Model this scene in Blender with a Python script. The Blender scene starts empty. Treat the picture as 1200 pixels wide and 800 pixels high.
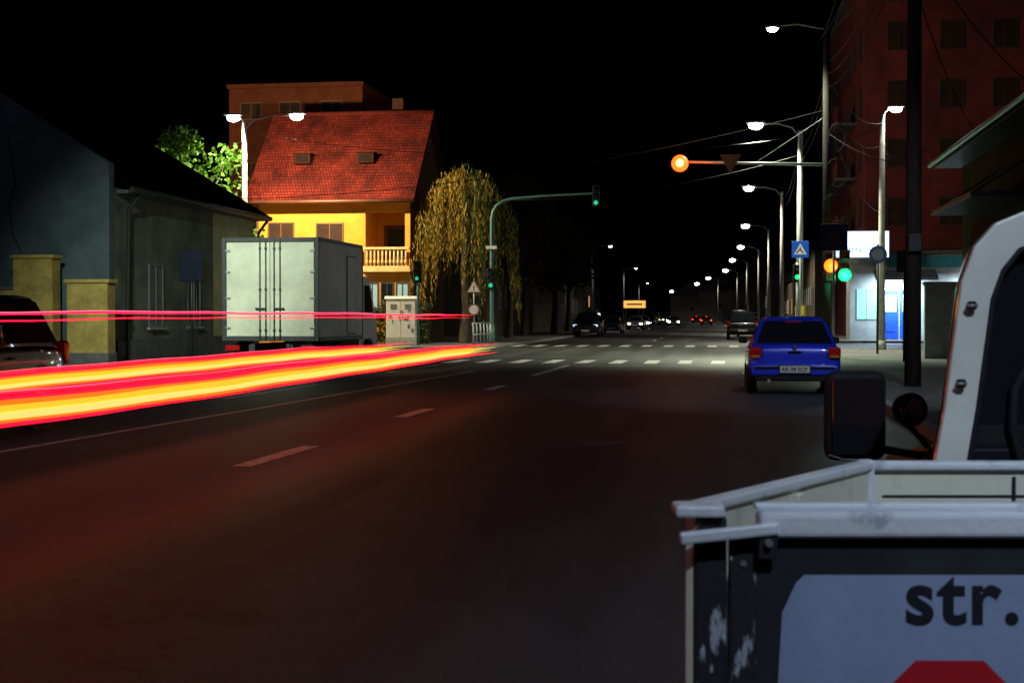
import bpy, bmesh, math, random
from mathutils import Vector, Matrix
random.seed(7)
sc=bpy.context.scene
COL=sc.collection
R=random.random
def U(a,b): return random.uniform(a,b)

# ------------------------------------------------------------ materials
MATS={}
def mat(name,c,rough=.6,metal=0,c2=None,scale=3,bump=0,bscale=None,spec=.5,coat=0,stretch=None,contrast=(.35,.65),trans=0):
    if name in MATS: return MATS[name]
    m=bpy.data.materials.new(name); m.use_nodes=True
    nt=m.node_tree; b=nt.nodes['Principled BSDF']
    b.inputs['Base Color'].default_value=(*c,1)
    b.inputs['Roughness'].default_value=rough
    b.inputs['Metallic'].default_value=metal
    b.inputs['Specular IOR Level'].default_value=spec
    b.inputs['Coat Weight'].default_value=coat
    tc=nt.nodes.new('ShaderNodeTexCoord')
    src=tc.outputs['Object']
    if stretch:
        mp=nt.nodes.new('ShaderNodeMapping'); mp.inputs['Scale'].default_value=stretch
        nt.links.new(src,mp.inputs['Vector']); src=mp.outputs['Vector']
    if c2 is None: c2=tuple(x*.72 for x in c)
    n=nt.nodes.new('ShaderNodeTexNoise'); n.inputs['Scale'].default_value=scale; n.inputs['Detail'].default_value=7; n.inputs['Roughness'].default_value=.65
    r=nt.nodes.new('ShaderNodeValToRGB')
    r.color_ramp.elements[0].position=contrast[0]; r.color_ramp.elements[1].position=contrast[1]
    r.color_ramp.elements[0].color=(*c2,1); r.color_ramp.elements[1].color=(*c,1)
    nt.links.new(src,n.inputs['Vector']); nt.links.new(n.outputs['Fac'],r.inputs['Fac']); nt.links.new(r.outputs['Color'],b.inputs['Base Color'])
    if trans:
        t=nt.nodes.new('ShaderNodeBsdfTranslucent'); mx=nt.nodes.new('ShaderNodeMixShader'); mx.inputs[0].default_value=trans
        nt.links.new(r.outputs['Color'],t.inputs['Color']); nt.links.new(b.outputs[0],mx.inputs[1]); nt.links.new(t.outputs[0],mx.inputs[2]); nt.links.new(mx.outputs[0],nt.nodes['Material Output'].inputs['Surface'])
    if bump:
        n2=nt.nodes.new('ShaderNodeTexNoise'); n2.inputs['Scale'].default_value=bscale or scale*6; n2.inputs['Detail'].default_value=5
        bp=nt.nodes.new('ShaderNodeBump'); bp.inputs['Strength'].default_value=bump; bp.inputs['Distance'].default_value=.02
        nt.links.new(src,n2.inputs['Vector']); nt.links.new(n2.outputs['Fac'],bp.inputs['Height']); nt.links.new(bp.outputs['Normal'],b.inputs['Normal'])
    MATS[name]=m; return m
def emat(name,c,s,sample=False):
    if name in MATS: return MATS[name]
    m=bpy.data.materials.new(name); m.use_nodes=True
    nt=m.node_tree; b=nt.nodes['Principled BSDF']
    b.inputs['Base Color'].default_value=(*[min(1,x*.5) for x in c],1)
    b.inputs['Emission Color'].default_value=(*c,1); b.inputs['Emission Strength'].default_value=s
    if not sample: m.cycles.emission_sampling='NONE'
    MATS[name]=m; return m

def asphalt_mat():
    m=bpy.data.materials.new('asphalt'); m.use_nodes=True; nt=m.node_tree; N=nt.nodes; L=nt.links
    b=N['Principled BSDF']; tc=N.new('ShaderNodeTexCoord')
    def noise(s,d=6,st=(1,1,1)):
        mp=N.new('ShaderNodeMapping'); mp.inputs['Scale'].default_value=st
        L.new(tc.outputs['Object'],mp.inputs['Vector'])
        n=N.new('ShaderNodeTexNoise'); n.inputs['Scale'].default_value=s; n.inputs['Detail'].default_value=d; n.inputs['Roughness'].default_value=.65
        L.new(mp.outputs['Vector'],n.inputs['Vector']); return n
    big=noise(.35,6,(1,.3,1)); tracks=noise(1.1,3,(1,.02,1)); fine=noise(90,3)
    r=N.new('ShaderNodeValToRGB'); r.color_ramp.elements[0].position=.3; r.color_ramp.elements[1].position=.72
    r.color_ramp.elements[0].color=(.030,.030,.034,1); r.color_ramp.elements[1].color=(.07,.069,.070,1)
    L.new(big.outputs['Fac'],r.inputs['Fac'])
    r2=N.new('ShaderNodeValToRGB'); r2.color_ramp.elements[0].position=.35; r2.color_ramp.elements[1].position=.65
    r2.color_ramp.elements[0].color=(.5,.5,.5,1); r2.color_ramp.elements[1].color=(1.25,1.25,1.25,1)
    L.new(tracks.outputs['Fac'],r2.inputs['Fac'])
    mx=N.new('ShaderNodeMix'); mx.data_type='RGBA'; mx.blend_type='MULTIPLY'; mx.inputs[0].default_value=1
    L.new(r.outputs['Color'],mx.inputs[6]); L.new(r2.outputs['Color'],mx.inputs[7])
    r3=N.new('ShaderNodeValToRGB'); r3.color_ramp.elements[0].position=.3; r3.color_ramp.elements[1].position=.7
    r3.color_ramp.elements[0].color=(.3,.3,.3,1); r3.color_ramp.elements[1].color=(1.9,1.9,1.9,1)
    L.new(fine.outputs['Fac'],r3.inputs['Fac'])
    mx2=N.new('ShaderNodeMix'); mx2.data_type='RGBA'; mx2.blend_type='MULTIPLY'; mx2.inputs[0].default_value=1
    L.new(mx.outputs[2],mx2.inputs[6]); L.new(r3.outputs['Color'],mx2.inputs[7])
    v=N.new('ShaderNodeTexVoronoi'); v.feature='DISTANCE_TO_EDGE'; v.inputs['Scale'].default_value=.22
    wn=noise(1.5,5); va=N.new('ShaderNodeVectorMath'); va.operation='MULTIPLY_ADD'
    L.new(wn.outputs['Color'],va.inputs[0]); va.inputs[1].default_value=(1.6,1.6,0); L.new(tc.outputs['Object'],va.inputs[2]); L.new(va.outputs[0],v.inputs['Vector'])
    cr=N.new('ShaderNodeValToRGB'); cr.color_ramp.elements[0].position=.0; cr.color_ramp.elements[1].position=.006
    cr.color_ramp.elements[0].color=(.35,.35,.35,1); cr.color_ramp.elements[1].color=(1,1,1,1)
    L.new(v.outputs['Distance'],cr.inputs['Fac'])
    mx3=N.new('ShaderNodeMix'); mx3.data_type='RGBA'; mx3.blend_type='MULTIPLY'; mx3.inputs[0].default_value=1
    L.new(mx2.outputs[2],mx3.inputs[6]); L.new(cr.outputs['Color'],mx3.inputs[7])
    L.new(mx3.outputs[2],b.inputs['Base Color'])
    rr=N.new('ShaderNodeMapRange'); rr.inputs['To Min'].default_value=.42; rr.inputs['To Max'].default_value=.72
    L.new(big.outputs['Fac'],rr.inputs['Value']); L.new(rr.outputs[0],b.inputs['Roughness'])
    b.inputs['Specular IOR Level'].default_value=.45
    bp=N.new('ShaderNodeBump'); bp.inputs['Strength'].default_value=.5; bp.inputs['Distance'].default_value=.01
    L.new(fine.outputs['Fac'],bp.inputs['Height']); L.new(bp.outputs['Normal'],b.inputs['Normal'])
    return m
ASPH=asphalt_mat()
def worn_paint():
    m=bpy.data.materials.new('worn_road_paint'); m.use_nodes=True; nt=m.node_tree; N=nt.nodes; L=nt.links
    b=N['Principled BSDF']; tc=N.new('ShaderNodeTexCoord'); n=N.new('ShaderNodeTexNoise'); n.inputs['Scale'].default_value=9; n.inputs['Detail'].default_value=8; n.inputs['Roughness'].default_value=.75
    L.new(tc.outputs['Object'],n.inputs['Vector'])
    r=N.new('ShaderNodeValToRGB'); r.color_ramp.elements[0].position=.36; r.color_ramp.elements[1].position=.52
    r.color_ramp.elements[0].color=(.12,.12,.12,1); r.color_ramp.elements[1].color=(.80,.79,.74,1)
    L.new(n.outputs['Fac'],r.inputs['Fac']); L.new(r.outputs['Color'],b.inputs['Base Color']); b.inputs['Roughness'].default_value=.6
    return m
PAINT=worn_paint()
def tiles_mat(name,c,c2,axis_scale,spec=.3):
    m=bpy.data.materials.new(name); m.use_nodes=True; nt=m.node_tree; N=nt.nodes; L=nt.links
    b=N['Principled BSDF']; tc=N.new('ShaderNodeTexCoord'); br=N.new('ShaderNodeTexBrick')
    mp=N.new('ShaderNodeMapping'); mp.inputs['Rotation'].default_value=axis_scale
    L.new(tc.outputs['Object'],mp.inputs['Vector']); L.new(mp.outputs['Vector'],br.inputs['Vector'])
    br.inputs['Scale'].default_value=1; br.inputs['Brick Width'].default_value=.16; br.inputs['Row Height'].default_value=.22
    br.inputs['Mortar Size'].default_value=.02; br.inputs['Color1'].default_value=(*c,1); br.inputs['Color2'].default_value=(*c2,1)
    br.inputs['Mortar'].default_value=(c2[0]*.35,c2[1]*.35,c2[2]*.35,1)
    n=N.new('ShaderNodeTexNoise'); n.inputs['Scale'].default_value=.8; n.inputs['Detail'].default_value=8; L.new(tc.outputs['Object'],n.inputs['Vector'])
    mr=N.new('ShaderNodeMapRange'); mr.inputs['From Min'].default_value=.3; mr.inputs['From Max'].default_value=.7; mr.inputs['To Min'].default_value=.35; mr.inputs['To Max'].default_value=1.25
    L.new(n.outputs['Fac'],mr.inputs['Value'])
    mx=N.new('ShaderNodeVectorMath'); mx.operation='SCALE'; L.new(br.outputs['Color'],mx.inputs[0]); L.new(mr.outputs[0],mx.inputs['Scale'])
    L.new(mx.outputs[0],b.inputs['Base Color']); b.inputs['Roughness'].default_value=.85; b.inputs['Specular IOR Level'].default_value=spec
    bp=N.new('ShaderNodeBump'); bp.inputs['Strength'].default_value=.7; bp.inputs['Distance'].default_value=.02; bp.invert=True
    L.new(br.outputs['Fac'],bp.inputs['Height']); L.new(bp.outputs['Normal'],b.inputs['Normal'])
    return m

CONC=mat('concrete',(.42,.41,.37),.85,c2=(.27,.26,.24),scale=4,bump=.3)
CONCD=mat('dark_concrete',(.14,.135,.13),.85,c2=(.08,.08,.08),scale=4,bump=.3)
WOODP=mat('weathered_pole_wood',(.06,.05,.042),.9,c2=(.03,.025,.02),scale=6,stretch=(4,4,.4),bump=.4,spec=.1)
PAVE=mat('paving',(.2,.19,.18),.85,c2=(.11,.105,.1),scale=2.5,bump=.3)
EARTH=mat('earth',(.06,.06,.04),.95,c2=(.03,.04,.02),scale=.6,bump=.3)
STEEL=mat('galvanised_steel',(.42,.43,.43),.45,.6,scale=8)
DARKM=mat('dark_metal',(.03,.032,.035),.5,.3,scale=8)
GREENM=mat('teal_painted_steel',(.10,.24,.22),.5,.2,scale=8)
RUB=mat('tyre_rubber',(.015,.015,.015),.85,scale=20)
GLASS=mat('dark_glass',(.012,.014,.018),.06,0,c2=(.01,.012,.016),spec=.8)
WGL=mat('curtained_window',(.07,.03,.014),.55,c2=(.03,.014,.008),scale=2,spec=.2)
PLAST=mat('black_plastic',(.016,.016,.018),.7,c2=(.010,.010,.012),scale=12,spec=.25)
CHROME=mat('chrome',(.7,.7,.72),.15,1,scale=10)
WHITEP=mat('white_paint',(.78,.78,.74),.5,c2=(.6,.6,.56),scale=5)

# ------------------------------------------------------------ geometry helpers
class G:
    def __init__(s,name,loc=(0,0,0),rz=0):
        s.e=bpy.data.objects.new(name,None); COL.objects.link(s.e); s.e.location=loc; s.e.rotation_euler=(0,0,rz); s.e.empty_display_size=.3
def put(me,name,g,m,smooth=False):
    o=bpy.data.objects.new(name,me); COL.objects.link(o)
    if g is not None: o.parent=g.e
    if m is not None and len(me.materials)==0: me.materials.append(m)
    if smooth:
        for p in me.polygons: p.use_smooth=True
    return o
def box(g,name,c,s,m,bev=0,rot=None,seg=2):
    bm=bmesh.new(); bmesh.ops.create_cube(bm,size=1)
    for v in bm.verts: v.co=Vector((v.co.x*s[0],v.co.y*s[1],v.co.z*s[2]))
    if bev: bmesh.ops.bevel(bm,geom=bm.edges[:],offset=bev,segments=seg,affect='EDGES',profile=.5)
    me=bpy.data.meshes.new(name); bm.to_mesh(me); bm.free()
    o=put(me,name,g,m); o.location=c
    if rot: o.rotation_euler=rot
    return o
def mesh(g,name,verts,faces,m,smooth=False):
    me=bpy.data.meshes.new(name); me.from_pydata([tuple(v) for v in verts],[],faces); me.update()
    return put(me,name,g,m,smooth)
def cyl(g,name,p0,p1,r0,r1,m,seg=16,caps=True):
    p0=Vector(p0); p1=Vector(p1); d=p1-p0; q=d.to_track_quat('Z','Y')
    vs=[];fs=[]
    for i in range(seg):
        a=2*math.pi*i/seg; vs.append(p0+q@Vector((math.cos(a)*r0,math.sin(a)*r0,0)))
    for i in range(seg):
        a=2*math.pi*i/seg; vs.append(p1+q@Vector((math.cos(a)*r1,math.sin(a)*r1,0)))
    for i in range(seg): fs.append((i,(i+1)%seg,seg+(i+1)%seg,seg+i))
    if caps: fs.append(tuple(range(seg-1,-1,-1))); fs.append(tuple(range(seg,2*seg)))
    o=mesh(g,name,vs,fs,m)
    for p in o.data.polygons:
        if len(p.vertices)==4: p.use_smooth=True
    return o
def tube(g,name,pts,r,m,radii=None,res=2):
    cu=bpy.data.curves.new(name,'CURVE'); cu.dimensions='3D'; cu.bevel_depth=r; cu.bevel_resolution=res; cu.use_fill_caps=True
    sp=cu.splines.new('POLY'); sp.points.add(len(pts)-1)
    for i,p in enumerate(pts):
        sp.points[i].co=(*p,1)
        if radii: sp.points[i].radius=radii[i]
    cu.materials.append(m)
    o=bpy.data.objects.new(name,cu); COL.objects.link(o)
    if g is not None: o.parent=g.e
    return o
def ball(g,name,c,r,m,s=(1,1,1)):
    bm=bmesh.new(); bmesh.ops.create_uvsphere(bm,u_segments=16,v_segments=10,radius=r)
    me=bpy.data.meshes.new(name); bm.to_mesh(me); bm.free()
    o=put(me,name,g,m,True); o.location=c; o.scale=s; return o
def prism(g,name,prof,x0,x1,m,axis='x'):
    n=len(prof)
    if axis=='x': vs=[(x0,a,b) for a,b in prof]+[(x1,a,b) for a,b in prof]
    else: vs=[(a,x0,b) for a,b in prof]+[(a,x1,b) for a,b in prof]
    fs=[tuple(range(n)),tuple(range(2*n-1,n-1,-1))]+[(i,n+i,n+(i+1)%n,(i+1)%n) for i in range(n)]
    o=mesh(g,name,vs,fs,m)
    bm=bmesh.new(); bm.from_mesh(o.data); bmesh.ops.recalc_face_normals(bm,faces=bm.faces[:]); bm.to_mesh(o.data); bm.free()
    return o
def wbox(g,name,f,pl,a,z,o0,o1,w,h,m,bev=0):
    o=(o0+o1)/2; t=o1-o0
    if f=='S': return box(g,name,(a,pl-o,z),(w,t,h),m,bev)
    if f=='E': return box(g,name,(pl+o,a,z),(t,w,h),m,bev)
    if f=='W': return box(g,name,(pl-o,a,z),(t,w,h),m,bev)
def window(g,f,pl,a,z,w,h,fm,gm=GLASS,mull=1,sill=True,surround=None):
    wbox(g,'window_glass',f,pl,a,z,-.02,.015,w,h,gm)
    t=.07
    for s in (-1,1):
        wbox(g,'window_frame',f,pl,a+s*(w/2-t/2),z,.016,.05,t,h,fm)
        wbox(g,'window_frame',f,pl,a,z+s*(h/2-t/2),.017,.048,w-2*t,t,fm)
    for i in range(mull):
        wbox(g,'window_mullion',f,pl,a-w/2+w*(i+1)/(mull+1),z,.016,.045,.05,h-2*t,fm)
    if sill: wbox(g,'window_sill',f,pl,a,z-h/2-.05,.0,.12,w+.2,.08,CONC,.01)
    if surround:
        wbox(g,'surround',f,pl,a-w/2-.08,z,.001,.06,.14,h,surround); wbox(g,'surround',f,pl,a+w/2+.08,z,.001,.06,.14,h,surround)
        wbox(g,'surround',f,pl,a,z+h/2+.08,.001,.07,w+.3,.14,surround)
def light(kind,name,loc,energy,color,g=None,size=.1,rot=None,spot=None,blend=.6):
    l=bpy.data.lights.new(name,kind); l.energy=energy; l.color=color
    if kind=='SPOT': l.spot_size=math.radians(spot or 160); l.spot_blend=blend; l.shadow_soft_size=size
    elif kind=='POINT': l.shadow_soft_size=size
    elif kind=='AREA': l.size=size
    o=bpy.data.objects.new(name,l); COL.objects.link(o); o.location=loc
    if rot: o.rotation_euler=rot
    if g is not None: o.parent=g.e
    return o
def text(g,name,s,size,loc,m,rot=(math.pi/2,0,0),off=0,sp=1):
    cu=bpy.data.curves.new(name,'FONT'); cu.body=s; cu.size=size; cu.offset=off; cu.extrude=.0006; cu.space_character=sp; cu.materials.append(m)
    o=bpy.data.objects.new(name,cu); COL.objects.link(o); o.location=loc; o.rotation_euler=rot
    if g: o.parent=g.e
    return o

# ------------------------------------------------------------ ground, road, pavements
def bend(y): return -0.00018*max(0,y-120)**2
def strip(name,xl,xr,ys,z,m,skirt=0,g=None):
    vs=[];fs=[]
    for y in ys:
        b=bend(y); vs+= [(xl+b,y,z),(xr+b,y,z)]
    for i in range(len(ys)-1): fs.append((2*i,2*i+1,2*i+3,2*i+2))
    if skirt:
        n=len(vs); vs+=[(v[0],v[1],z-skirt) for v in vs[:n]]
        for i in range(len(ys)-1):
            fs.append((2*i,2*i+2,n+2*i+2,n+2*i)); fs.append((2*i+3,2*i+1,n+2*i+1,n+2*i+3))
        fs.append((1,0,n,n+1)); k=n-2; fs.append((k,k+1,n+k+1,n+k))
    o=mesh(g,name,vs,fs,m); return o
mesh(None,'ground',[(-1500,-300,-.03),(1500,-300,-.03),(1500,2500,-.03),(-1500,2500,-.03)],[(0,1,2,3)],EARTH)
ys=[-30,0,30,60,90,120]+list(range(140,640,20))
strip('road',-11.7,2.3,ys,0,ASPH)
mesh(None,'side_street',[(-90,50.5,-.004),(-11.7,50.5,-.004),(-11.7,57,-.004),(-90,57,-.004)],[(0,1,2,3)],ASPH)
mesh(None,'side_street',[(2.3,58,-.004),(90,58,-.004),(90,75,-.004),(2.3,75,-.004)],[(0,1,2,3)],ASPH)
strip('pavement',-40,-11.85,[-30,50.4],.12,PAVE,.13)
strip('pavement',-60,-10.05,[57.1,90,120]+list(range(140,640,20)),.12,PAVE,.13)
strip('pavement',2.45,40,[-30,57.9],.12,PAVE,.13)
strip('pavement',3.15,60,[75.1,90,120]+list(range(140,640,20)),.12,PAVE,.13)
KERB=mat('kerb_stone',(.34,.33,.31),.8,c2=(.2,.2,.19),scale=5,bump=.2)
strip('kerb',-11.85,-11.7,[-30,50.4],.125,KERB,.13)
strip('kerb',-10.05,-9.9,[57.1,90,120]+list(range(140,640,20)),.125,KERB,.13)
strip('kerb',2.3,2.45,[-30,57.9],.125,KERB,.13)
strip('kerb',3.0,3.15,[75.1,90,120]+list(range(140,640,20)),.125,KERB,.13)

mk=G('road_markings')
def mark(x0,y0,x1,y1,w,z=.004):
    d=Vector((x1-x0,y1-y0,0)).normalized(); n=Vector((-d.y,d.x,0))*w/2
    a=Vector((x0,y0,z)); b=Vector((x1,y1,z))
    mesh(mk,'marking',[a-n,b-n,b+n,a+n],[(0,1,2,3)],PAINT)
for a,b in [(-2,0),(5.5,7.5),(12.7,14.8),(19.2,21.0),(26.5,28.2),(33,40)]: mark(-4.45,a,-4.4,b,.19)
for k in range(14): mark(-4.0+bend(80+k*9),80+k*9,-4.0+bend(83+k*9),83+k*9,.13)
mark(-7.7,4,-7.38,13.7,.11); mark(-7.38,13.7,-6.98,21,.11); mark(-6.98,21,-6.3,35.5,.11)
mark(-8.35,23,-8.2,28,.14); mark(-8.3,34.5,-8.1,40,.14)
x=-11.2
while x<2.0:
    mark(x+U(-.03,.03),41.8+U(-.15,.1),x,44.8+U(-.2,.2),.40); x+=1.0
x=-9.6
while x<2.4:
    mark(x,64.5,x,68.0,.42); x+=1.0
mark(-4.2,39.6,1.9,39.8,.12)
TAR=mat('tar_patch',(.018,.018,.020),.6,c2=(.03,.03,.031),scale=6,bump=.3)
rp=G('road_repair')
def patch(cx,cy,w,h,seed):
    rn=random.Random(seed); n=22; P=[]
    for i in range(n):
        a=6.283*i/n; c,s=math.cos(a),math.sin(a); k=1/max(abs(c),abs(s)); P.append((cx+c*k*w/2*(1+rn.uniform(-.06,.06)),cy+s*k*h/2*(1+rn.uniform(-.04,.04)),.002))
    mesh(rp,'patch',P,[tuple(range(n))],TAR)
patch(-.6,19,1.4,3.5,1); patch(-2.6,30,1.6,5,2); patch(.9,9.5,.9,2.4,3); patch(-1.2,24.2,4.2,.35,4); patch(-3.0,11,.3,3,5)
mc=G('manhole_cover',(-1.35,15.6,.001)); cyl(mc,'cover',(0,0,0),(0,0,.004),.3,.3,CONCD,28)

# ------------------------------------------------------------ cars
def loft(g,name,stations,m,sub=1):
    vs=[];fs=[]
    for (y,zl,zt,hw) in stations:
        h=zt-zl
        half=[(0,zl),(hw*.86,zl),(hw*.97,zl+h*.12),(hw,zl+h*.42),(hw*.985,zl+h*.68),(hw*.955,zt-h*.08),(hw*.86,zt),(0,zt+.015)]
        pts=half+[(-a,b) for a,b in half[-2:0:-1]]
        vs+=[(a,y,b) for a,b in pts]; n=len(pts)
    for i in range(len(stations)-1):
        for k in range(n):
            fs.append((i*n+k,i*n+(k+1)%n,(i+1)*n+(k+1)%n,(i+1)*n+k))
    fs.append(tuple(range(n))); fs.append(tuple((len(stations)-1)*n+k for k in range(n-1,-1,-1)))
    o=mesh(g,name,vs,fs,m,True)
    bm=bmesh.new(); bm.from_mesh(o.data); bmesh.ops.recalc_face_normals(bm,faces=bm.faces[:]); bm.to_mesh(o.data); bm.free()
    md=o.modifiers.new('s','SUBSURF'); md.levels=sub; md.render_levels=sub
    return o
TAILR=mat('tail_lamp_red',(.6,.01,.01),.15,c2=(.35,.01,.01),scale=20,coat=.5)
AMBL=mat('indicator_lens',(.6,.2,.02),.2)
HEADL=mat('headlamp_glass',(.6,.62,.65),.1,.3)
PLATE=mat('number_plate_white',(.8,.8,.78),.4)
BLACKT=mat('black_lettering',(.01,.01,.01),.5)
def wheel(g,x,y,r,w,side):
    cyl(g,'wheel_arch',(x-side*.12,y,r+.02),(x+side*.004,y,r+.02),r+.06,r+.06,BLACKT,24)
    cyl(g,'tyre',(x-side*.16,y,r),(x+side*.012,y,r),r,r*.97,RUB,28)
    cyl(g,'rim',(x-side*.02,y,r),(x+side*.02,y,r),r*.64,r*.6,STEEL,20)
    for k in range(5):
        a=k*1.2566; cyl(g,'rim_hole',(x+side*.0205,y+math.cos(a)*r*.38,r+math.sin(a)*r*.38),(x+side*.022,y+math.cos(a)*r*.38,r+math.sin(a)*r*.38),r*.11,r*.11,BLACKT,10)
def quadpanel(g,name,q,inset,off,m):
    q=[Vector(p) for p in q]
    n=(q[1]-q[0]).cross(q[3]-q[0]).normalized()
    vs=[]
    for i in range(4):
        a=(q[(i+1)%4]-q[i]).normalized(); b=(q[(i-1)%4]-q[i]).normalized()
        vs.append(q[i]+(a+b)*inset+n*off)
    return mesh(g,name,vs,[(0,1,2,3)],m)
def car(name,loc,rz,paint,kind='sedan',detail=True,head=None,tail=None,platetxt=None):
    g=G(name,loc,rz)
    if kind=='suv':
        L,W,H=4.4,1.82,1.66; belt=1.05; base=(.12,3.25); roof=(.4,2.45); r=.36
        st=[(0.0,.5,.9,.80),(.06,.36,1.02,.88),(.4,.3,1.06,.91),(1.5,.26,1.07,.91),(2.9,.26,1.06,.91),(3.5,.28,1.03,.9),(4.1,.32,.95,.87),(4.34,.38,.85,.8),(4.4,.5,.75,.7)]; wy=(.8,3.5)
    elif kind=='van':
        L,W,H=4.9,1.9,2.0; belt=1.15; base=(.05,4.2); roof=(.15,3.4); r=.35
        st=[(0,.4,1.1,.88),(.08,.32,1.15,.94),(1.5,.28,1.16,.95),(3.6,.28,1.14,.95),(4.5,.3,1.0,.92),(4.85,.38,.85,.85),(4.9,.5,.75,.8)]; wy=(.9,3.9)
    else:
        L,W,H=4.0,1.66,1.39; belt=.90; base=(.18,3.0); roof=(.68,2.15); r=.27
        st=[(0.0,.40,.76,.74),(.04,.28,.87,.80),(.2,.24,.92,.825),(.9,.22,.92,.83),(2.0,.2,.91,.83),(2.8,.2,.90,.83),(3.2,.22,.87,.82),(3.7,.26,.78,.79),(3.94,.32,.68,.72),(4.0,.42,.60,.64)]; wy=(.66,3.15)
    hw=W/2
    loft(g,'body',st,paint,2)
    bw=hw*.9; rw=hw*.68
    z0=belt-.04; z1=H
    B=[(-bw,base[0],z0),(bw,base[0],z0),(bw,base[1],z0),(-bw,base[1],z0)]
    T=[(-rw,roof[0],z1-.05),(rw,roof[0],z1-.05),(rw,roof[1],z1-.05),(-rw,roof[1],z1-.05)]
    bm=bmesh.new()
    vs=[bm.verts.new(p) for p in B+T]
    c=[bm.verts.new((x*.8,y+(.12 if y==roof[0] else -.12),z1)) for x,y,z in T]
    for i in range(4):
        j=(i+1)%4; bm.faces.new((vs[i],vs[j],vs[4+j],vs[4+i])); bm.faces.new((vs[4+i],vs[4+j],c[j],c[i]))
    bm.faces.new(c); bm.faces.new((vs[3],vs[2],vs[1],vs[0]))
    bmesh.ops.recalc_face_normals(bm,faces=bm.faces[:])
    bmesh.ops.bevel(bm,geom=[e for e in bm.edges if min(v.co.z for v in e.verts)>z0+.01 or abs(e.verts[0].co.z-e.verts[1].co.z)>.2],offset=.035,segments=3,affect='EDGES')
    me=bpy.data.meshes.new('roof_shell'); bm.to_mesh(me); bm.free(); put(me,'roof_shell',g,paint,True)
    def lerp(a,b,t): return tuple(a[i]+(b[i]-a[i])*t for i in range(3))
    quadpanel(g,'rear_window',[B[0],B[1],T[1],T[0]],.065,.012,GLASS)
    quadpanel(g,'windscreen',[B[2],B[3],T[3],T[2]],.06,.012,GLASS)
    for a,b in [(0,.47),(.47,1)]:
        quadpanel(g,'side_window',[lerp(B[1],B[2],a),lerp(B[1],B[2],b),lerp(T[1],T[2],b),lerp(T[1],T[2],a)],.055,.012,GLASS)
        quadpanel(g,'side_window',[lerp(B[0],B[3],b),lerp(B[0],B[3],a),lerp(T[0],T[3],a),lerp(T[0],T[3],b)],.055,.012,GLASS)
    for y in wy:
        for s in (-1,1): wheel(g,s*hw*.985,y,r,.2,s)
    tm=tail or TAILR
    if kind=='sedan':
        for s in (-1,1):
            box(g,'tail_lamp',(s*.69,.03,.75),(.22,.14,.19),tm,.035)
            box(g,'tail_indicator',(s*.69,-.035,.68),(.16,.03,.05),AMBL,.008)
        box(g,'rear_bumper',(0,.02,.44),(1.54,.16,.2),paint,.05,seg=3)
        box(g,'bumper_strip',(0,-.065,.48),(1.42,.03,.05),PLAST,.01)
        box(g,'bumper_skirt',(0,.05,.3),(1.4,.14,.12),PLAST,.03)
        box(g,'plate',(0,-.085,.455),(.52,.015,.12),PLATE,.003)
        box(g,'plate_frame',(0,-.079,.455),(.56,.012,.155),PLAST,.003)
        box(g,'boot_handle',(0,-.01,.76),(.24,.05,.03),PLAST,.01)
        cyl(g,'badge',(0,-.02,.84),(0,.03,.84),.04,.04,CHROME,16)
        for s in (-1,1): box(g,'hatch_seam',(s*.56,-.0,.70),(.008,.06,.36),BLACKT)
        cyl(g,'exhaust',(-.45,-.06,.25),(-.45,.2,.25),.03,.03,STEEL,12)
        tube(g,'rear_wiper',[(0,.18,.94),(.25,.22,1.0)],.008,PLAST)
        box(g,'brake_light',(0,.62,1.29),(.3,.04,.03),tm,.008)
        if platetxt: text(g,'plate_text',platetxt,.1,(-.235,-.094,.42),BLACKT,off=.002)
        yf=L-.06; zl=.60
    else:
        for s in (-1,1): box(g,'tail_lamp',(s*(hw-.1),.03,belt-.12),(.15,.1,.3),tm,.03)
        box(g,'rear_bumper',(0,.0,.5),(W*.9,.16,.24),PLAST,.05)
        box(g,'plate',(0,-.085,.55),(.52,.015,.12),PLATE,.003)
        yf=L-.1; zl=.76
    for s in (-1,1):
        box(g,'headlamp',(s*(hw-.24),yf,zl),(.3,.12,.15),head or HEADL,.04)
        box(g,'door_mirror',(s*(hw+.05),base[1]-.55,belt+.03),(.16,.09,.12),PLAST,.03)
        box(g,'door_handle',(s*(hw*.99),base[1]-1.7,belt-.16),(.02,.14,.03),PLAST,.006)
    box(g,'front_bumper',(0,L-.04,.42),(W*.86,.16,.2),PLAST if kind!='sedan' else paint,.05)
    box(g,'grille',(0,L-.015,zl-.02),(.55,.05,.1),PLAST,.015)
    box(g,'front_plate',(0,L+.045,.42),(.52,.015,.12),PLATE,.003)
    return g
def cpaint(n,c,metal=.35): return mat('car_paint_'+n,c,.3,metal,c2=tuple(x*.92 for x in c),scale=1.5,coat=1)
BLUE=cpaint('blue',(.02,.05,.85),.05); BLACKP=cpaint('black',(.012,.013,.016)); SILV=cpaint('silver',(.35,.36,.38)); DGR=cpaint('grey',(.06,.065,.07)); REDP=cpaint('red',(.25,.02,.02)); WHP=cpaint('white',(.65,.65,.63))
car('parked_car',(1.22,25.7,0),0,BLUE,platetxt='AR 08 SCP')
car('parked_car',(-9.35,17.5,0),math.pi,BLACKP,'suv')
HL=emat('headlight_on',(.9,.95,1),25); TLo=emat('tail_light_on',(1,.04,.02),6); HW=emat('head_warm',(1,.6,.25),16)
def bx(x,y): return (x+bend(y),y,0)
car('parked_car',bx(1.0,84),0,BLACKP,'suv'); car('parked_car',bx(1.6,96),0,SILV); car('parked_car',bx(1.8,112),0,DGR,'suv'); car('parked_car',bx(1.7,128),0,REDP); car('parked_car',bx(1.6,150),0,WHP,'van'); car('parked_car',bx(1.6,175),0,BLACKP)
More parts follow.
